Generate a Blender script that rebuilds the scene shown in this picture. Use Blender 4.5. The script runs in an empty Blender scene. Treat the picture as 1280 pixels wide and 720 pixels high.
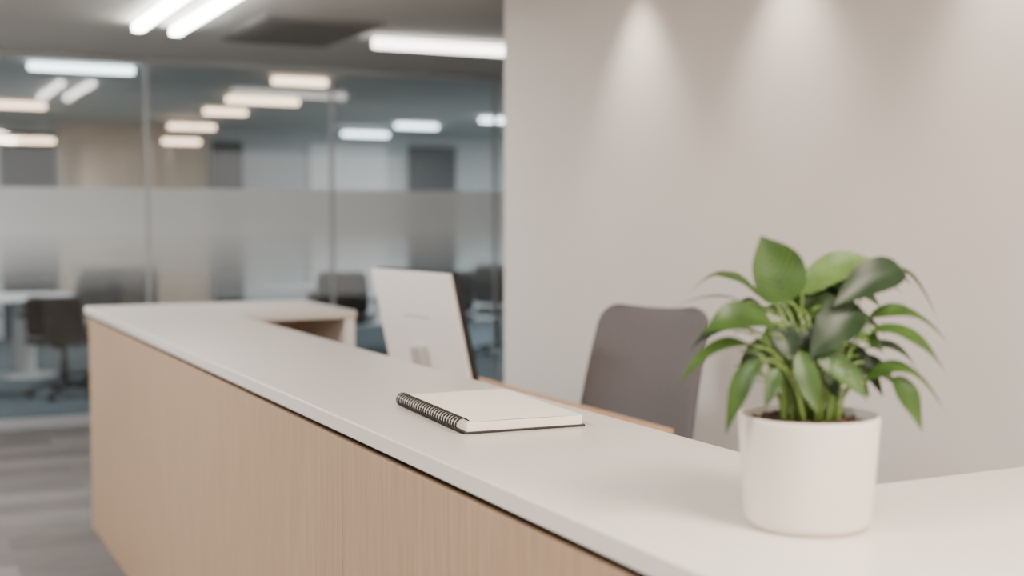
import bpy, bmesh, math, random
from mathutils import Vector, Matrix
random.seed(7)
scene = bpy.context.scene
COL = scene.collection
R = math.radians

# ---------------------------------------------------------------- materials
def lin(c):
    return tuple(((v/255)/12.92 if v/255 <= .04045 else (((v/255)+.055)/1.055)**2.4) for v in c) + (1,)

def new_mat(name):
    m = bpy.data.materials.new(name); m.use_nodes = True
    nt = m.node_tree
    return m, nt, nt.nodes['Principled BSDF'], nt.nodes['Material Output']

def pmat(name, col, rough=.6, metal=0, noise=.0, nscale=20, bump=0, bscale=200, spec=None, stretch=(1,1,1)):
    m, nt, b, o = new_mat(name)
    b.inputs['Roughness'].default_value = rough
    b.inputs['Metallic'].default_value = metal
    if spec is not None: b.inputs['Specular IOR Level'].default_value = spec
    c = lin(col)
    tc = nt.nodes.new('ShaderNodeTexCoord')
    mp = nt.nodes.new('ShaderNodeMapping'); mp.inputs['Scale'].default_value = stretch
    nt.links.new(tc.outputs['Object'], mp.inputs['Vector'])
    n = nt.nodes.new('ShaderNodeTexNoise'); n.inputs['Scale'].default_value = nscale
    n.inputs['Detail'].default_value = 4
    nt.links.new(mp.outputs['Vector'], n.inputs['Vector'])
    r = nt.nodes.new('ShaderNodeValToRGB')
    r.color_ramp.elements[0].position = .3; r.color_ramp.elements[1].position = .7
    r.color_ramp.elements[0].color = tuple(v*(1-noise) for v in c[:3])+(1,)
    r.color_ramp.elements[1].color = tuple(min(1, v*(1+noise)) for v in c[:3])+(1,)
    nt.links.new(n.outputs['Fac'], r.inputs['Fac'])
    nt.links.new(r.outputs['Color'], b.inputs['Base Color'])
    if bump:
        n2 = nt.nodes.new('ShaderNodeTexNoise'); n2.inputs['Scale'].default_value = bscale
        nt.links.new(mp.outputs['Vector'], n2.inputs['Vector'])
        bp = nt.nodes.new('ShaderNodeBump'); bp.inputs['Strength'].default_value = bump
        bp.inputs['Distance'].default_value = .002
        nt.links.new(n2.outputs['Fac'], bp.inputs['Height'])
        nt.links.new(bp.outputs['Normal'], b.inputs['Normal'])
    return m

def emat(name, col, strength):
    m, nt, b, o = new_mat(name)
    e = nt.nodes.new('ShaderNodeEmission'); e.inputs['Color'].default_value = lin(col)
    e.inputs['Strength'].default_value = strength
    nt.links.new(e.outputs[0], o.inputs['Surface'])
    return m

def wood_mat(name, c1, c2, c3, rough=.5, vertical=True):
    m, nt, b, o = new_mat(name)
    b.inputs['Roughness'].default_value = rough
    tc = nt.nodes.new('ShaderNodeTexCoord')
    mp = nt.nodes.new('ShaderNodeMapping')
    mp.inputs['Scale'].default_value = (22, 22, 1.1) if vertical else (22, .9, 22)
    nt.links.new(tc.outputs['Object'], mp.inputs['Vector'])
    n = nt.nodes.new('ShaderNodeTexNoise'); n.inputs['Scale'].default_value = 3.0
    n.inputs['Detail'].default_value = 8; n.inputs['Roughness'].default_value = .66
    n.inputs['Distortion'].default_value = .5
    nt.links.new(mp.outputs['Vector'], n.inputs['Vector'])
    r = nt.nodes.new('ShaderNodeValToRGB')
    r.color_ramp.elements[0].position = .26; r.color_ramp.elements[0].color = lin(c1)
    r.color_ramp.elements[1].position = .74; r.color_ramp.elements[1].color = lin(c3)
    e = r.color_ramp.elements.new(.5); e.color = lin(c2)
    nt.links.new(n.outputs['Fac'], r.inputs['Fac'])
    nt.links.new(r.outputs['Color'], b.inputs['Base Color'])
    bp = nt.nodes.new('ShaderNodeBump'); bp.inputs['Strength'].default_value = .08
    bp.inputs['Distance'].default_value = .001
    nt.links.new(n.outputs['Fac'], bp.inputs['Height'])
    nt.links.new(bp.outputs['Normal'], b.inputs['Normal'])
    return m

M = {}
M['wall'] = pmat('wall_paint', (229,222,215), .85, noise=.015, nscale=3, bump=.1)
M['ceil'] = pmat('ceiling_paint', (200,201,198), .9, noise=.03, nscale=2)
M['quartz'] = pmat('quartz_top', (215,208,200), .3, noise=.02, nscale=60, spec=.4)
M['wood'] = wood_mat('oak_veneer', (151,125,101), (165,138,112), (176,149,122))
M['deskwood'] = wood_mat('oak_desk', (184,146,108), (200,162,124), (210,172,134), vertical=False)
M['reveal'] = pmat('shadow_gap_metal', (42,40,40), .5, metal=.2)
M['white_lam'] = pmat('white_laminate', (236,231,224), .45)
M['tan_lam'] = pmat('tan_laminate', (226,206,186), .6, noise=.04)
M['pot'] = pmat('white_ceramic', (210,202,192), .45, noise=.01, bump=.08, bscale=120)
M['soil'] = pmat('soil', (72,52,36), .95, noise=.5, nscale=120, bump=1, bscale=200)
M['stem'] = pmat('stem_green', (96,120,56), .5, noise=.15, nscale=40)
M['page'] = pmat('paper', (250,241,226), .8, noise=.01)
M['black'] = pmat('black_cover', (34,32,32), .5)
M['wire'] = pmat('black_wire', (36,34,34), .35, metal=.5)
M['alu'] = pmat('white_satin_plastic', (238,236,233), .42)
M['slot'] = pmat('grey_slot', (170,170,170), .5)
M['hinge'] = pmat('hinge_silver', (190,188,186), .4, metal=.2)
M['screen'] = pmat('dark_screen', (24,26,30), .15)
M['fabric'] = pmat('grey_fabric', (98,95,97), .95, noise=.18, nscale=260, bump=.5, bscale=500)
M['fabric2'] = pmat('pale_grey_fabric', (104,108,110), .95, noise=.1, nscale=200)
M['blackpl'] = pmat('black_plastic', (18,18,20), .5)
M['rail'] = pmat('glazing_rail', (165,168,170), .4, metal=.4)
M['officewall'] = pmat('office_wall_paint', (188,195,198), .85, noise=.04, nscale=1)
M['beige'] = pmat('beige_panel', (202,186,170), .8, noise=.04)
M['dark'] = pmat('dark_panel', (46,60,68), .5, noise=.1)
M['frame'] = pmat('lamp_housing', (200,200,198), .5)
M['grille'] = pmat('vent_grille', (134,134,132), .7)
M['grille2'] = pmat('vent_grille_dark', (92,92,92), .7)
M['tableW'] = pmat('white_table', (226,228,229), .4)
M['em_white'] = emat('lamp_white', (255,250,242), 30)
M['em_lin'] = emat('lamp_white_soft', (255,248,238), 8)
M['em_cool'] = emat('lamp_cool', (232,243,250), 8)
M['em_warm'] = emat('lamp_warm', (255,220,188), 6.5)
M['em_panel'] = emat('lamp_panel', (255,240,224), 8)

def carpet(name, ca, cb):
    m, nt, b, o = new_mat(name)
    b.inputs['Roughness'].default_value = .95
    b.inputs['Specular IOR Level'].default_value = .15
    tc = nt.nodes.new('ShaderNodeTexCoord')
    br = nt.nodes.new('ShaderNodeTexBrick')
    mp = nt.nodes.new('ShaderNodeMapping'); mp.inputs['Rotation'].default_value = (0,0,0)
    nt.links.new(tc.outputs['Object'], mp.inputs['Vector'])
    nt.links.new(mp.outputs['Vector'], br.inputs['Vector'])
    br.inputs['Scale'].default_value = 1
    br.inputs['Brick Width'].default_value = 1.0; br.inputs['Row Height'].default_value = .25
    br.inputs['Mortar Size'].default_value = .004
    br.inputs['Color1'].default_value = lin(ca); br.inputs['Color2'].default_value = lin(cb)
    br.inputs['Mortar'].default_value = tuple(v*.75 for v in lin(ca)[:3])+(1,)
    mp2 = nt.nodes.new('ShaderNodeMapping'); mp2.inputs['Scale'].default_value = (3, 40, 1)
    nt.links.new(tc.outputs['Object'], mp2.inputs['Vector'])
    n = nt.nodes.new('ShaderNodeTexNoise'); n.inputs['Scale'].default_value = 1.5; n.inputs['Detail'].default_value = 6
    nt.links.new(mp2.outputs['Vector'], n.inputs['Vector'])
    mx = nt.nodes.new('ShaderNodeMix'); mx.data_type = 'RGBA'; mx.blend_type = 'OVERLAY'
    mx.inputs[0].default_value = .8
    nt.links.new(br.outputs['Color'], mx.inputs[6]); nt.links.new(n.outputs['Color'], mx.inputs[7])
    hs = nt.nodes.new('ShaderNodeHueSaturation'); hs.inputs['Saturation'].default_value = .45
    nt.links.new(mx.outputs[2], hs.inputs['Color'])
    nt.links.new(hs.outputs[0], b.inputs['Base Color'])
    return m
M['carpet'] = carpet('carpet_planks', (118,109,104), (86,80,77))
M['carpet2'] = pmat('teal_carpet', (78,90,96), .95, noise=.12, nscale=6)

# glass
def glass_mat():
    m, nt, b, o = new_mat('clear_glass')
    nt.nodes.remove(b)
    t = nt.nodes.new('ShaderNodeBsdfTransparent'); t.inputs['Color'].default_value = (.935,.953,.955,1)
    g = nt.nodes.new('ShaderNodeBsdfGlossy'); g.inputs['Roughness'].default_value = .02
    fr = nt.nodes.new('ShaderNodeFresnel'); fr.inputs['IOR'].default_value = 1.6
    mx = nt.nodes.new('ShaderNodeMixShader')
    nt.links.new(fr.outputs[0], mx.inputs[0]); nt.links.new(t.outputs[0], mx.inputs[1]); nt.links.new(g.outputs[0], mx.inputs[2])
    nt.links.new(mx.outputs[0], o.inputs['Surface'])
    return m
M['glass'] = glass_mat()
def frost_mat():
    m, nt, b, o = new_mat('frosted_film')
    nt.nodes.remove(b)
    t = nt.nodes.new('ShaderNodeBsdfTransparent')
    d = nt.nodes.new('ShaderNodeBsdfDiffuse'); d.inputs['Color'].default_value = lin((244,246,246))
    tl = nt.nodes.new('ShaderNodeBsdfTranslucent'); tl.inputs['Color'].default_value = lin((244,247,248))
    m1 = nt.nodes.new('ShaderNodeMixShader'); m1.inputs[0].default_value = .5
    nt.links.new(d.outputs[0], m1.inputs[1]); nt.links.new(tl.outputs[0], m1.inputs[2])
    tc = nt.nodes.new('ShaderNodeTexCoord'); sp = nt.nodes.new('ShaderNodeSeparateXYZ')
    nt.links.new(tc.outputs['Object'], sp.inputs[0])
    r = nt.nodes.new('ShaderNodeMapRange')
    r.inputs['From Min'].default_value = .92; r.inputs['From Max'].default_value = 1.38
    r.inputs['To Min'].default_value = .0; r.inputs['To Max'].default_value = .90
    nt.links.new(sp.outputs['Z'], r.inputs['Value'])
    mx = nt.nodes.new('ShaderNodeMixShader')
    nt.links.new(r.outputs[0], mx.inputs[0]); nt.links.new(t.outputs[0], mx.inputs[1]); nt.links.new(m1.outputs[0], mx.inputs[2])
    nt.links.new(mx.outputs[0], o.inputs['Surface'])
    return m
M['frost'] = frost_mat()

def leaf_mat(name, c1, c2):
    m, nt, b, o = new_mat(name)
    b.inputs['Roughness'].default_value = .42
    b.inputs['Specular IOR Level'].default_value = .35
    tc = nt.nodes.new('ShaderNodeTexCoord')
    sp = nt.nodes.new('ShaderNodeSeparateXYZ'); nt.links.new(tc.outputs['UV'], sp.inputs[0])
    ab = nt.nodes.new('ShaderNodeMath'); ab.operation='ABSOLUTE'
    sb = nt.nodes.new('ShaderNodeMath'); sb.operation='SUBTRACT'; sb.inputs[1].default_value=.5
    nt.links.new(sp.outputs['X'], sb.inputs[0]); nt.links.new(sb.outputs[0], ab.inputs[0])
    ml = nt.nodes.new('ShaderNodeMath'); ml.operation='MULTIPLY_ADD'; ml.inputs[1].default_value=-.7
    nt.links.new(ab.outputs[0], ml.inputs[0]); nt.links.new(sp.outputs['Y'], ml.inputs[2])
    mm = nt.nodes.new('ShaderNodeMath'); mm.operation='MULTIPLY'; mm.inputs[1].default_value=60
    nt.links.new(ml.outputs[0], mm.inputs[0])
    sn = nt.nodes.new('ShaderNodeMath'); sn.operation='SINE'; nt.links.new(mm.outputs[0], sn.inputs[0])
    mr = nt.nodes.new('ShaderNodeMapRange'); mr.inputs['From Min'].default_value=.5; mr.inputs['From Max'].default_value=1
    mr.inputs['To Max'].default_value=.35
    nt.links.new(sn.outputs[0], mr.inputs['Value'])
    n = nt.nodes.new('ShaderNodeTexNoise'); n.inputs['Scale'].default_value = 25
    nt.links.new(tc.outputs['Object'], n.inputs['Vector'])
    ad = nt.nodes.new('ShaderNodeMath'); ad.operation='MULTIPLY_ADD'; ad.inputs[1].default_value=.7
    nt.links.new(n.outputs['Fac'], ad.inputs[0]); nt.links.new(mr.outputs[0], ad.inputs[2])
    r = nt.nodes.new('ShaderNodeValToRGB')
    r.color_ramp.elements[0].position=.2; r.color_ramp.elements[0].color=lin(c1)
    r.color_ramp.elements[1].position=.8; r.color_ramp.elements[1].color=lin(c2)
    nt.links.new(ad.outputs[0], r.inputs['Fac'])
    nt.links.new(r.outputs['Color'], b.inputs['Base Color'])
    tl = nt.nodes.new('ShaderNodeBsdfTranslucent'); nt.links.new(r.outputs['Color'], tl.inputs['Color'])
    mx = nt.nodes.new('ShaderNodeMixShader'); mx.inputs[0].default_value=.18
    nt.links.new(b.outputs[0], mx.inputs[1]); nt.links.new(tl.outputs[0], mx.inputs[2])
    nt.links.new(mx.outputs[0], o.inputs['Surface'])
    return m
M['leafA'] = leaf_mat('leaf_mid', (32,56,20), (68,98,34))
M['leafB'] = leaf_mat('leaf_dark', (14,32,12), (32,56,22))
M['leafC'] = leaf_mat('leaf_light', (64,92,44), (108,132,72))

# ---------------------------------------------------------------- mesh helpers
def group(name, loc=(0,0,0), rotz=0):
    e = bpy.data.objects.new(name, None); COL.objects.link(e)
    e.location = loc; e.rotation_euler = (0,0,rotz); e.empty_display_size = .1
    return e

def add(name, bm, mats, parent=None, loc=(0,0,0), rot=(0,0,0), smooth=False, bevel=0, bseg=2, subsurf=0):
    me = bpy.data.meshes.new(name)
    bmesh.ops.recalc_face_normals(bm, faces=bm.faces[:])
    bm.to_mesh(me); bm.free()
    if not isinstance(mats, (list,tuple)): mats = [mats]
    for mt in mats: me.materials.append(mt)
    ob = bpy.data.objects.new(name, me); COL.objects.link(ob)
    ob.location = loc; ob.rotation_euler = rot
    if parent: ob.parent = parent
    if smooth:
        for p in me.polygons: p.use_smooth = True
    if bevel:
        md = ob.modifiers.new('bevel','BEVEL'); md.width = bevel; md.segments = bseg; md.limit_method='ANGLE'
        md.angle_limit = R(40)
    if subsurf:
        md = ob.modifiers.new('sub','SUBSURF'); md.levels = subsurf; md.render_levels = subsurf
    return ob

def bm_box(bm, a, b, mi=0):
    vs = [bm.verts.new((x,y,z)) for z in (a[2],b[2]) for y in (a[1],b[1]) for x in (a[0],b[0])]
    for f in ((0,2,3,1),(4,5,7,6),(0,1,5,4),(2,6,7,3),(0,4,6,2),(1,3,7,5)):
        fc = bm.faces.new([vs[i] for i in f]); fc.material_index = mi

def box(name, a, b, mat, parent=None, bevel=0, loc=(0,0,0), rot=(0,0,0)):
    bm = bmesh.new(); bm_box(bm, a, b)
    return add(name, bm, mat, parent, loc, rot, bevel=bevel)

def bm_lathe(bm, prof, n=64, c=(0,0,0), mi=0):
    rings = []
    for (r,z) in prof:
        if r < 1e-6: rings.append([bm.verts.new((c[0],c[1],c[2]+z))])
        else: rings.append([bm.verts.new((c[0]+r*math.cos(2*math.pi*i/n), c[1]+r*math.sin(2*math.pi*i/n), c[2]+z)) for i in range(n)])
    for A,B in zip(rings, rings[1:]):
        for i in range(n):
            j=(i+1)%n
            if len(A)==1: f=[A[0],B[i],B[j]]
            elif len(B)==1: f=[A[i],A[j],B[0]]
            else: f=[A[i],A[j],B[j],B[i]]
            if len(set(f))>2: bm.faces.new(f).material_index = mi

def bm_tube(bm, pts, rad, n=8, mi=0, closed=False):
    pts=[Vector(p) for p in pts]; rings=[]
    N=len(pts)
    for i,p in enumerate(pts):
        t=(pts[min(i+1,N-1)]-pts[max(i-1,0)]).normalized()
        up = Vector((0,0,1)) if abs(t.z)<.9 else Vector((1,0,0))
        a=t.cross(up).normalized(); b=t.cross(a).normalized()
        r = rad[i] if isinstance(rad,(list,tuple)) else rad
        rings.append([bm.verts.new(p+a*r*math.cos(2*math.pi*k/n)+b*r*math.sin(2*math.pi*k/n)) for k in range(n)])
    for A,B in zip(rings, rings[1:]):
        for k in range(n):
            f=bm.faces.new([A[k],A[(k+1)%n],B[(k+1)%n],B[k]]); f.material_index=mi; f.smooth=True
    for A in (rings[0], rings[-1]):
        f=bm.faces.new(A); f.material_index=mi

def bez(p0,p1,p2,n=10):
    p0,p1,p2=Vector(p0),Vector(p1),Vector(p2)
    return [(1-t)**2*p0+2*t*(1-t)*p1+t*t*p2 for t in [i/(n-1) for i in range(n)]]

# ---------------------------------------------------------------- room shell
CZ = 2.62
box('floor', (-4,-4,-.1), (9,9.40,0), M['carpet'])
box('floor.001', (-4,9.40,-.1), (14,16.6,0), M['carpet2'])
box('ceiling', (-4,-4,CZ), (14,16.6,CZ+.1), M['ceil'])
box('wall_right', (2.9,-4,0), (3.05,5.93,CZ), M['wall'])
box('baseboard_right', (2.885,-4,0), (2.9,5.93,.08), M['white_lam'])
box('wall_left', (-4.1,-4,0), (-4,16.6,CZ), M['wall'])
box('wall_far', (-4,16.6,0), (14,16.7,CZ), M['officewall'])
box('wall_office_side', (14,9.4,0), (14.1,16.7,CZ), M['officewall'])
box('wall_side_return', (9,-4,0), (9.1,9.4,CZ), M['wall'])

# glazed partition
gp = group('glass_partition', (0,9.46,0))
js = [-3.8,-2.41,-1.02,.37,1.76,3.15,4.54,5.93,7.32,8.71]
for i,(a,b) in enumerate(zip(js,js[1:])):
    box('glass_pane_%d'%i, (a+.004,-.006,.06), (b-.004,.006,CZ-.04), M['glass'], gp)
    bm=bmesh.new()
    vs=[bm.verts.new(p) for p in ((a+.01,-.009,.3),(b-.01,-.009,.3),(b-.01,-.009,1.685),(a+.01,-.009,1.685))]
    bm.faces.new(vs); add('frosted_film_%d'%i, bm, M['frost'], gp)
for i,a in enumerate(js):
    box('joint_%d'%i, (a-.012,-.012,.05), (a+.012,.012,CZ-.03), M['rail'], gp)
box('bottom_rail', (-4,-.04,0), (9,.04,.07), M['rail'], gp, bevel=.004)
box('top_rail', (-4,-.03,CZ-.05), (9,.03,CZ), M['rail'], gp, bevel=.004)

# far office wall features (standing just in front of the wall)
def wallpanel(name, x0,x1,z0,z1,mat):
    box(name, (x0,16.55,z0),(x1,16.598,z1), mat, bevel=.004)
wallpanel('door_1', 1.36,1.98,0,2.5,M['dark'])
wallpanel('wall_panel_beige', 2.02,3.05,0,CZ,M['beige'])
wallpanel('wall_panel_beige.001', 3.09,3.85,0,CZ,M['beige'])
wallpanel('door_2', 3.92,4.30,0,2.45,M['dark'])
wallpanel('door_3', 6.64,7.34,0,2.45,M['dark'])
wallpanel('wall_panel_white', 5.2,6.3,0,2.45,M['tableW'])
wallpanel('door_4', -1.2,-.3,0,2.4,M['dark'])

# ---------------------------------------------------------------- lamps
def capsule_light(name, c, length, axis, mat, w=.07, hgt=.05):
    g = group(name, (c[0],c[1],c[2]), 0 if axis=='x' else R(90))
    n=8; hw=w/2
    out=[]
    for s in (1,-1):
        for i in range(n+1):
            a=-math.pi/2+math.pi*i/n
            out.append((s*(length/2-hw+hw*math.cos(a)), s*hw*math.sin(a)))
    bm=bmesh.new()
    lo=[bm.verts.new((x,y,-hgt)) for x,y in out]; hi=[bm.verts.new((x,y,0)) for x,y in out]
    bm.faces.new(lo); bm.faces.new(hi)
    for i in range(len(out)):
        j=(i+1)%len(out); bm.faces.new([lo[i],lo[j],hi[j],hi[i]])
    add('diffuser', bm, mat, g)
    box('housing', (-length/2+.03,-hw*.6,0),(length/2-.03,hw*.6,.02), M['frame'], g)
    if CZ-c[2] > .05:
        for s in (-.35,.35):
            bm=bmesh.new(); bm_tube(bm,[(s*length,0,.015),(s*length,0,CZ-c[2])],.004); add('hanger',bm,M['frame'],g)
    return g
zc = CZ-.02
capsule_light('linear_ceiling_light', (3.36,7.67,zc), 1.06, 'x', M['em_lin'], .08,.055)
capsule_light('linear_ceiling_light', (1.40,6.98,zc), 1.55, 'y', M['em_white'], .06,.035)
capsule_light('linear_ceiling_light', (1.63,7.03,zc), 1.60, 'y', M['em_white'], .06,.035)
for (x,y,z,l,mt) in [(1.40,10.0,zc,.75,'em_cool'),(3.13,10.2,zc,.46,'em_warm'),(3.33,12.04,zc,.7,'em_warm'),(3.33,13.5,zc,.45,'em_warm'),
        (3.35,15.2,2.55,.55,'em_warm'),(3.1,14.6,2.34,.42,'em_warm'),(1.35,14.4,2.30,.75,'em_warm'),(1.25,13.6,zc,.6,'em_warm'),
        (5.65,15.6,2.55,.62,'em_cool'),(5.95,14.6,zc,.55,'em_cool'),(6.45,13.3,zc,.5,'em_cool'),
        (8.5,12.5,zc,1.,'em_cool'),(-.8,12.5,zc,1.,'em_cool')]:
    capsule_light('pendant_office_light', (x,y,z), l, 'x', M[mt], .10,.045)

def area(name, loc, sx, sy, power, col, parent=None, rot=(0,0,0)):
    l=bpy.data.lights.new(name,'AREA'); l.shape='RECTANGLE'; l.size=sx; l.size_y=sy; l.energy=power; l.color=col
    o=bpy.data.objects.new(name,l); COL.objects.link(o); o.location=loc; o.rotation_euler=rot
    if parent: o.parent=parent
    return o
def fill_panel(x,y,power,col=(1,.95,.9),s=.6, mt='em_panel'):  # unseen ceiling panel, added to light the counter and far office
    g=group('added_fill_panel',(x,y,CZ))
    box('frame',(-s/2-.02,-s/2-.02,-.012),(s/2+.02,s/2+.02,0),M['frame'],g)
    box('diffuser',(-s/2,-s/2,-.016),(s/2,s/2,-.012),M[mt],g)
    area('light',(0,0,-.022),s,s,power,col,g)
for (x,y,p,c) in [(-.9,1.2,80,(1,.94,.88)),(-.9,4.2,115,(1,.96,.93)),(-.9,-1.4,100,(1,.89,.80)),(1.6,-1.4,165,(1,.84,.71)),(1.3,.3,85,(1,.85,.73)),(-.9,7.2,135,(1,.98,.97))]:
    fill_panel(x,y,p,c)
for (x,y,p) in [(-.8,11.2,115),(7.2,11.2,115),(7.6,13.9,115),(10,13.5,95),(-.4,14.2,105)]:
    fill_panel(x,y,p,(.94,.98,1.0))

def downlight(x,y,power,tilt):
    g=group('recessed_spotlight',(x,y,CZ))
    bm=bmesh.new(); bm_lathe(bm,[(.035,-.001),(.05,-.001),(.052,-.006),(.036,-.010),(.034,-.004)],32)
    add('trim_ring',bm,M['frame'],g,smooth=True)
    bm=bmesh.new(); bm_lathe(bm,[(0,-.003),(.034,-.003)],24); add('lens',bm,M['em_panel'],g)
    l=bpy.data.lights.new('spot','SPOT'); l.energy=power; l.spot_size=R(82); l.spot_blend=1; l.shadow_soft_size=.06
    l.color=(1,.87,.76)
    o=bpy.data.objects.new('spot',l); COL.objects.link(o); o.parent=g; o.location=(0,0,-.03); o.rotation_euler=(0,R(tilt),0)
for y in (1.63,2.63,3.63,4.63): downlight(2.71,y,52,-3)

# AC grille
g=group('ceiling_vent',(2.36,7.70,CZ))
box('frame',(-.36,-.55,-.012),(.36,.55,0),M['grille'],g)
for i in range(14):
    y=-.49+i*.075; box('louver_%d'%i,(-.32,y,-.022),(.32,y+.03,-.012),M['grille2'] if i%2 else M['grille'],g)

# ---------------------------------------------------------------- reception counter
HT=1.056
rc = group('reception_counter')
def slab(name, out, z0, z1, mat, parent, bevel):
    bm=bmesh.new()
    lo=[bm.verts.new((x,y,z0)) for x,y in out]; hi=[bm.verts.new((x,y,z1)) for x,y in out]
    bm.faces.new(lo); bm.faces.new(hi)
    for i in range(len(out)):
        j=(i+1)%len(out); bm.faces.new([lo[i],lo[j],hi[j],hi[i]])
    return add(name,bm,mat,parent,bevel=bevel,bseg=3)
slab('countertop', [(.877,.92),(2.3,.92),(2.3,1.56),(1.40,1.56),(1.40,5.52),(1.95,5.52),(1.95,6.34),(.877,6.34)], HT-.034, HT, M['quartz'], rc, .004)
slab('shadow_gap', [(.914,.95),(2.26,.95),(2.26,1.53),(1.37,1.53),(1.37,6.30),(.914,6.30)], HT-.064, HT-.034, M['reveal'], rc, 0)
ys=[.94,2.63,4.48,6.32]
for i,(a,b) in enumerate(zip(ys,ys[1:])):
    box('front_panel_%d'%i,(.894,a+.0012,0),(.913,b-.0012,HT-.055),M['wood'],rc,bevel=.001)
box('carcass',(.913,.95,0),(1.38,6.31,HT-.064),M['wood'],rc)
box('near_return_body',(1.381,.95,0),(2.27,1.53,HT-.064),M['wood'],rc)
box('end_panel',(1.90,5.53,0),(1.945,6.32,HT-.034),M['white_lam'],rc,bevel=.002)
box('shelf_back',(1.381,6.28,0),(1.90,6.31,HT-.034),M['tan_lam'],rc)
box('shelf',(1.381,5.56,.70),(1.90,6.28,.725),M['tan_lam'],rc)
box('base_shelf',(1.381,5.56,.06),(1.90,6.28,.085),M['tan_lam'],rc)

# work desk behind the counter: deeper where the monitor stands, shallower toward the near return
DZ=.81
dk = group('work_desk')
slab('desktop',[(1.385,1.75),(1.95,1.75),(1.95,3.38),(2.25,3.38),(2.25,5.2),(1.385,5.2)],DZ-.028,DZ,M['deskwood'],dk,.003)
box('leg_panel_1',(1.42,1.80,0),(1.90,1.83,DZ-.028),M['white_lam'],dk)
box('leg_panel_2',(1.42,5.12,0),(2.15,5.15,DZ-.028),M['white_lam'],dk)
box('modesty_beam',(1.44,1.83,.68),(1.47,5.12,DZ-.03),M['white_lam'],dk)

# ---------------------------------------------------------------- monitor
mo = group('computer_monitor',(1.736,4.300,DZ), R(90+6.4))
def monitor(g):
    W,Hh=.585,.395
    piv = bpy.data.objects.new('tilt',None); COL.objects.link(piv); piv.parent=g; piv.location=(0,-.075,.092); piv.rotation_euler=(R(-12.5),0,0)
    bm=bmesh.new(); bm_box(bm,(-W/2,-.002,0),(W/2,.014,Hh))
    add('rear_shell',bm,M['alu'],piv,bevel=.004,bseg=3)
    box('bezel',(-W/2-.002,-.026,-.001),(W/2+.002,-.0022,Hh+.001),M['blackpl'],piv,bevel=.0015)
    box('screen',(-W/2+.012,-.027,.014),(W/2-.012,-.026,Hh-.012),M['screen'],piv)
    box('logo_slot',(-.10,.0135,.225),(.10,.0146,.230),M['slot'],piv)
    box('hinge_block',(-.038,.012,.02),(.038,.050,.125),M['hinge'],piv,bevel=.008)
    bm=bmesh.new()
    bm_box(bm,(-.03,-.040,.010),(.03,-.022,.13))
    add('neck',bm,M['hinge'],g,bevel=.006)
    box('foot',(-.12,-.13,0),(.12,.05,.010),M['hinge'],g,bevel=.004)
monitor(mo)

# ---------------------------------------------------------------- chairs
def chair(name, loc, face_deg, fab, top=1.15, w=.46, bh=.58, tilt=18, arms=False, seat_z=.445, by=.20, seatmat=None):
    """local -y is the direction the chair faces"""
    g=group(name,loc,face_deg)
    bm=bmesh.new()
    for i in range(5):
        a=2*math.pi*i/5+.3
        d=Vector((math.cos(a),math.sin(a),0))
        bm_tube(bm,[d*.03+Vector((0,0,.11)),d*.16+Vector((0,0,.10)),d*.27+Vector((0,0,.075))],[.024,.02,.014])
        c=d*.27
        bm_tube(bm,[c+Vector((-d.y*.022,d.x*.022,.03)),c+Vector((d.y*.022,-d.x*.022,.03))],.03,16)
        bm_tube(bm,[c+Vector((0,0,.04)),c+Vector((0,0,.085))],.008)
    bm_lathe(bm,[(0,.08),(.045,.08),(.045,.13),(.028,.15),(.028,.30),(.018,.31),(.018,.44),(0,.44)],24)
    add('star_base',bm,M['blackpl'],g)
    bm=bmesh.new(); bm_box(bm,(-.24,-.22,seat_z),(.24,.22,seat_z+.075))
    add('seat',bm,seatmat or fab,g,bevel=.035,bseg=5,smooth=True)
    bm=bmesh.new(); nu,nv=16,24; rc_=min(.075,bh*.3); t=.05
    rows=[]
    zs=[]
    for j in range(nv+1):
        s=j/nv; zs.append(bh*.5*(1-math.cos(math.pi*s)) )
    def hw(z):
        zz=abs(z-bh/2); k=w/2*(1.0+.05*(1-z/bh))
        if zz>bh/2-rc_:
            q=zz-(bh/2-rc_); return k-rc_+math.sqrt(max(rc_*rc_-q*q,0))
        return k
    for side in (0,1):
        grid=[]
        for z in zs:
            row=[]
            for i in range(nu+1):
                u=-1+2*i/nu
                x=u*hw(z)
                y=-.035*(u*u) - .018*math.sin(math.pi*z/bh)*1.0
                edge=max(abs(u)**8, (abs(z-bh/2)/(bh/2))**10)
                th=t*(1-.45*edge)
                row.append(bm.verts.new((x, y+(th/2 if side else -th/2), z)))
            grid.append(row)
        rows.append(grid)
        for j in range(nv):
            for i in range(nu):
                bm.faces.new([grid[j][i],grid[j][i+1],grid[j+1][i+1],grid[j+1][i]])
    A,B=rows
    for j in range(nv):
        for i in (0,nu): bm.faces.new([A[j][i],A[j+1][i],B[j+1][i],B[j][i]])
    for i in range(nu):
        for j in (0,nv): bm.faces.new([A[j][i],A[j][i+1],B[j][i+1],B[j][i]])
    tl=R(tilt); zb=top-bh*math.cos(tl)
    add('backrest',bm,fab,g,loc=(0,by,zb),rot=(-tl,0,0),smooth=True,subsurf=1)
    bm=bmesh.new()
    bm_tube(bm,bez((0,.05,seat_z-.015),(0,by+.07,seat_z-.045),(0,by+.045+.25*math.sin(tl),zb+.14),12),.022)
    add('back_support',bm,M['blackpl'],g)
    if arms:
        for s in (-1,1):
            bm=bmesh.new(); bm_tube(bm,bez((s*.24,.02,.46),(s*.31,.02,.46),(s*.30,.02,.66),8),.014)
            bm_box(bm,(s*.30-.04,-.13,.66),(s*.30+.04,.12,.685))
            add('armrest',bm,M['blackpl'],g)
    return g
chair('office_chair',(2.205,3.74,0), math.atan2(-.88,.47), M['fabric'], top=1.15, w=.455, bh=.60, tilt=19)
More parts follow.
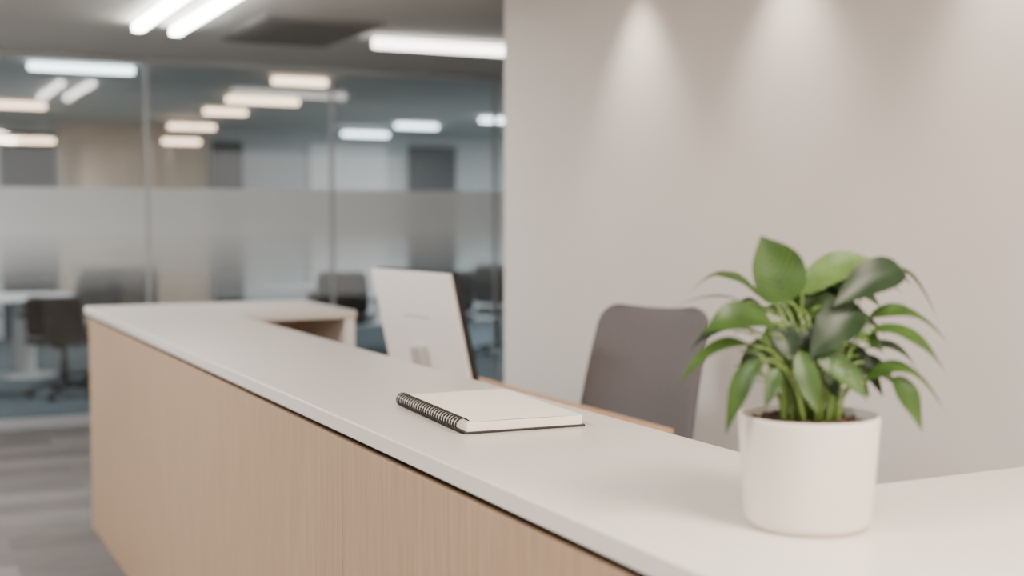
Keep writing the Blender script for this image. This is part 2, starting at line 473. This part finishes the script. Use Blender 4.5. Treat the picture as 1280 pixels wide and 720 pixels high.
chair('office_chair',(1.36,11.0,0), R(150), M['blackpl'], top=.84, w=.48,bh=.34,tilt=8,arms=True)
chair('office_chair',(1.85,11.75,0), R(190), M['fabric2'], top=1.04, w=.72,bh=.42,tilt=8,seatmat=M['blackpl'])
chair('office_chair',(0.55,11.3,0), R(185), M['fabric2'], top=1.0, w=.5,bh=.45,tilt=8,arms=True,seatmat=M['blackpl'])
chair('office_chair',(5.0,11.6,0), R(200), M['blackpl'], top=.95, w=.5,bh=.42,tilt=8,arms=True)
chair('office_chair',(4.1,11.9,0), R(150), M['blackpl'], top=.95, w=.5,bh=.42,tilt=8,arms=True)
chair('office_chair',(5.9,12.2,0), R(150), M['fabric2'], top=.98, w=.5,bh=.42,tilt=8,arms=True)

def table(name, loc, sx, sy):
    g=group(name,loc)
    box('tabletop',(-sx/2,-sy/2,.715),(sx/2,sy/2,.745),M['tableW'],g,bevel=.008)
    for s in (-1,1):
        bm=bmesh.new(); bm_lathe(bm,[(0,0),(.28,0),(.28,.012),(.12,.03),(.10,.05),(.10,.69),(.2,.715),(0,.715)],32,(s*sx*.3,0,0))
        add('pedestal',bm,M['tableW'],g,smooth=True)
table('meeting_table',(.55,12.65,0),2.2,1.1)
table('meeting_table',(4.9,13.1,0),2.4,1.1)

# ---------------------------------------------------------------- notebook
nb = group('spiral_notebook',(1.026,2.275,HT), R(-4))
NW,NL=.260,.42
box('back_cover',(0,0,0),(NW+.002,NL,.005),M['black'],nb,bevel=.001)
bm=bmesh.new()
nl=10
for k in range(nl):
    z0=.0052+k*.0018; j=random.uniform(-.0006,.0006)
    bm_box(bm,(.006+j,.003+j,z0),(NW-.004+j,NL-.004+j,z0+.0016))
add('page_block',bm,M['page'],nb)
bm=bmesh.new(); n=14; z0=.0235
top=[];bot=[]
for i in range(n+1):
    u=i/n; x=.006+(NW-.012)*u
    for (L,dz) in ((top,.0006),(bot,0)):
        L.append([bm.verts.new((x,.003+(NL-.008)*v/6,z0+dz+.0012*math.sin(math.pi*u)+.002*u*u*(v/6))) for v in range(7)])
for L in (top,bot):
    for i in range(n):
        for v in range(6): bm.faces.new([L[i][v],L[i+1][v],L[i+1][v+1],L[i][v+1]])
for i in range(n):
    for v in (0,6): bm.faces.new([top[i][v],top[i+1][v],bot[i+1][v],bot[i][v]])
for v in range(6):
    for i in (0,n): bm.faces.new([top[i][v],top[i][v+1],bot[i][v+1],bot[i][v]])
add('top_sheet',bm,M['page'],nb,smooth=False)
bm=bmesh.new()
nr=26
for i in range(nr):
    y=.016+(NL-.032)*i/(nr-1)
    for dy in (-.0022,.0022):
        pts=[(.001+.0150*math.cos(a),y+dy,.0158+.0148*math.sin(a)) for a in [R(-20+s*20) for s in range(17)]]
        bm_tube(bm,pts,.0013,6)
add('wire_binding',bm,M['wire'],nb)
bm=bmesh.new()
for i in range(nr):
    y=.016+(NL-.032)*i/(nr-1)
    bm_box(bm,(.0105,y-.004,.0258),(.0155,y+.004,.0262))
add('punch_holes',bm,M['black'],nb)

# ---------------------------------------------------------------- potted plant
PP=(1.153,1.397,HT)
pl = group('potted_plant',PP,R(-26.4))
bm=bmesh.new()
bm_lathe(bm,[(0,0.0),(.074,0),(.080,.0015),(.0850,.006),(.0872,.014),(.0965,.150),(.0968,.1535),(.0955,.155),(.0925,.155),(.0912,.1535),(.0905,.13),(.085,.02),(0,.02)],96)
add('pot',bm,M['pot'],pl,smooth=True)
bm=bmesh.new()
bm_lathe(bm,[(0,.146),(.03,.147),(.06,.145),(.0895,.141)],48)
for i in range(220):
    a=random.uniform(0,6.28); r=.085*math.sqrt(random.random()); s=random.uniform(.0025,.006)
    mtx=Matrix.Translation((r*math.cos(a),r*math.sin(a),.146))@Matrix.Rotation(random.uniform(0,6),4,Vector((random.random(),random.random(),random.random()+.1)).normalized())@Matrix.Diagonal((s,s*random.uniform(.5,1),s*.5,1))
    bmesh.ops.create_icosphere(bm,subdivisions=1,radius=1,matrix=mtx)
add('soil',bm,M['soil'],pl)

RZ=.155
leafbm=bmesh.new(); uvl=leafbm.loops.layers.uv.new('UVMap')
stembm=bmesh.new()
def leaf(base, tip, width, nrm, mi, bow=.15, fold=.22, nL=20, nW=6):
    base,tip=Vector(base),Vector(tip); nrm=Vector(nrm).normalized()
    ax=tip-base; L=ax.length; axn=ax.normalized()
    n0=(nrm-axn*nrm.dot(axn)).normalized(); side=axn.cross(n0).normalized()
    ctrl=(base+tip)/2 + Vector((0,0,1))*L*bow + n0*L*.05
    pts=bez(base,ctrl,tip,nL+1)
    ph=random.uniform(0,6)
    grid=[]
    for i,p in enumerate(pts):
        t=i/nL
        wv=width/2*(math.sin(math.pi*min(1,t**.78))**(.64+.35*t*t))*(1-.14*t)*1.04 if 0<t<1 else 0
        wv=max(wv,.0004)
        tan=(pts[min(i+1,nL)]-pts[max(i-1,0)]).normalized()
        nn=side.cross(tan).normalized()
        if nn.dot(n0)<0: nn=-nn
        row=[]
        for k in range(nW+1):
            u=-1+2*k/nW
            h=wv*fold*abs(u)**1.3 + wv*.08*math.sin(9*t+ph+u*2)*abs(u)
            row.append((leafbm.verts.new(p+side*wv*u*math.cos(fold*abs(u))+nn*h),(k/nW,t)))
        grid.append(row)
    for i in range(nL):
        for k in range(nW):
            q=[grid[i][k],grid[i][k+1],grid[i+1][k+1],grid[i+1][k]]
            f=leafbm.faces.new([a[0] for a in q]); f.material_index=mi; f.smooth=True
            for lp,a in zip(f.loops,q): lp[uvl].uv=a[1]
def stem(p1, lift=.5, rad=.0019, base_r=.03):
    p1=Vector(p1)
    a=random.uniform(0,6.28); r=random.uniform(.005,base_r)
    p0=Vector((r*math.cos(a)+.18*p1.x, r*math.sin(a)*.8+.15*p1.y, RZ-.012))
    ctrl=Vector((p0.x+(p1.x-p0.x)*.25, p0.y+(p1.y-p0.y)*.25, p0.z+(p1.z-p0.z)*(lift+.55)))
    bm_tube(stembm, bez(p0,ctrl,p1,10), [rad*1.3-(rad*.5)*i/9 for i in range(10)],6)
K=.0011
def P(px,py,dep=0.): return Vector(((px-1012)*K, dep, RZ+(519-py)*K))
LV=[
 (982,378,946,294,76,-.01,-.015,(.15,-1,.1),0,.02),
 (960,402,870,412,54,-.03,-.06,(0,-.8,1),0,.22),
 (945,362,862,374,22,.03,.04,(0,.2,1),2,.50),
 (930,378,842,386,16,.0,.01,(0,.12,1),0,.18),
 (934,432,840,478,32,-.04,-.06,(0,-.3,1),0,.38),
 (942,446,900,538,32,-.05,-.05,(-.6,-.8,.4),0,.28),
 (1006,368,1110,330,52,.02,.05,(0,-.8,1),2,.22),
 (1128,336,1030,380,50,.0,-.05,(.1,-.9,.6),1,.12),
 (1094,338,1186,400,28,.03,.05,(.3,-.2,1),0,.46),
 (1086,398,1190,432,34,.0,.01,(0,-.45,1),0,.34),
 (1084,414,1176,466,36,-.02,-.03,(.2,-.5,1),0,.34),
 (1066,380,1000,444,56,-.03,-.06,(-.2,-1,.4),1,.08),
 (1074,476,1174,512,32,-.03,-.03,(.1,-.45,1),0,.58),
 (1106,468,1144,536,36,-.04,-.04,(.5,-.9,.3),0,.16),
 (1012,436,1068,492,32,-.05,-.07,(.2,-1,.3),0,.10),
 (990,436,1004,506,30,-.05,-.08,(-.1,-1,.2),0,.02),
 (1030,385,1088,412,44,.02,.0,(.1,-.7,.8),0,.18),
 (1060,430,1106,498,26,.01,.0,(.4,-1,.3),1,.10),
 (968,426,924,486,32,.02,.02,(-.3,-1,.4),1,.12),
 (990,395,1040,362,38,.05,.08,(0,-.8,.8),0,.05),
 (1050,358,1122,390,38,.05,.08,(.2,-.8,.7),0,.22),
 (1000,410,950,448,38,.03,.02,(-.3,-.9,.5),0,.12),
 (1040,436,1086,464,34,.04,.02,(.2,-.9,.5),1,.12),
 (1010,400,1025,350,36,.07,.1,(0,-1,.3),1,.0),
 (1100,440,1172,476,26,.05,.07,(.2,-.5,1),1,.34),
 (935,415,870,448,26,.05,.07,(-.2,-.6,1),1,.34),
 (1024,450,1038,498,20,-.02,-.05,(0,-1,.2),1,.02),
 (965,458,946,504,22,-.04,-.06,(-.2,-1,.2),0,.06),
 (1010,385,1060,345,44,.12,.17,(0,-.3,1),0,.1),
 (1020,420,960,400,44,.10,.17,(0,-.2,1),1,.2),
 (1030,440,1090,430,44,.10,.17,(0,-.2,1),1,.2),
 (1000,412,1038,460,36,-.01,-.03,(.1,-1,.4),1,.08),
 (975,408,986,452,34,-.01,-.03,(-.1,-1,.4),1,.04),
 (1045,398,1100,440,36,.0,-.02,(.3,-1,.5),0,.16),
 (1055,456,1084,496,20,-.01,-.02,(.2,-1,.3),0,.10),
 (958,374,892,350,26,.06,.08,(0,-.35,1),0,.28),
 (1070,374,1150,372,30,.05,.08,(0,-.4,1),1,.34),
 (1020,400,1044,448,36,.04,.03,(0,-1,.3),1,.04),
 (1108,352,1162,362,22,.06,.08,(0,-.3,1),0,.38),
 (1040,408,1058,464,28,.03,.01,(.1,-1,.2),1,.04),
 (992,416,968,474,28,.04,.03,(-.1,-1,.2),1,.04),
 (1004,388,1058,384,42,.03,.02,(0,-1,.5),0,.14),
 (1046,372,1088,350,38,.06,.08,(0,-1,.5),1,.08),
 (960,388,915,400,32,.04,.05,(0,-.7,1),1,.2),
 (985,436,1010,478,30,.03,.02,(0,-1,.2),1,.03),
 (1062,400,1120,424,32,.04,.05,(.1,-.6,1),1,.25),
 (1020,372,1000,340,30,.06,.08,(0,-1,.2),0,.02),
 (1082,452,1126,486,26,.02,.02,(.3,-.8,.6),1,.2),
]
for (bx,by,tx,ty,w,db,dt,nr_,mi,bow) in LV:
    b=P(bx,by,db); t=P(tx,ty,dt)
    leaf(b,t,w*K,nr_,mi,bow)
    stem(b)
for i in range(48):
    a=random.uniform(0,6.28); r=random.uniform(.02,.085)
    stem((r*math.cos(a)*1.3,r*math.sin(a),RZ+random.uniform(.04,.12)),rad=.0016)
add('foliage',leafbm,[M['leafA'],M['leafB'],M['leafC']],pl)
add('stems',stembm,M['stem'],pl)

# ---------------------------------------------------------------- world + camera
w=bpy.data.worlds.new('world'); scene.world=w; w.use_nodes=True
bg=w.node_tree.nodes['Background']; bg.inputs[0].default_value=(1,.93,.865,1); bg.inputs[1].default_value=1.85

cam=bpy.data.cameras.new('camera'); co=bpy.data.objects.new('camera',cam); COL.objects.link(co)
co.location=(0,0,1.485); co.rotation_euler=(R(90-3.22),0,R(-26.4))
cam.lens=45; cam.sensor_width=36; cam.clip_start=.05
cam.dof.use_dof=True; cam.dof.focus_distance=2.55; cam.dof.aperture_fstop=1.8
scene.camera=co
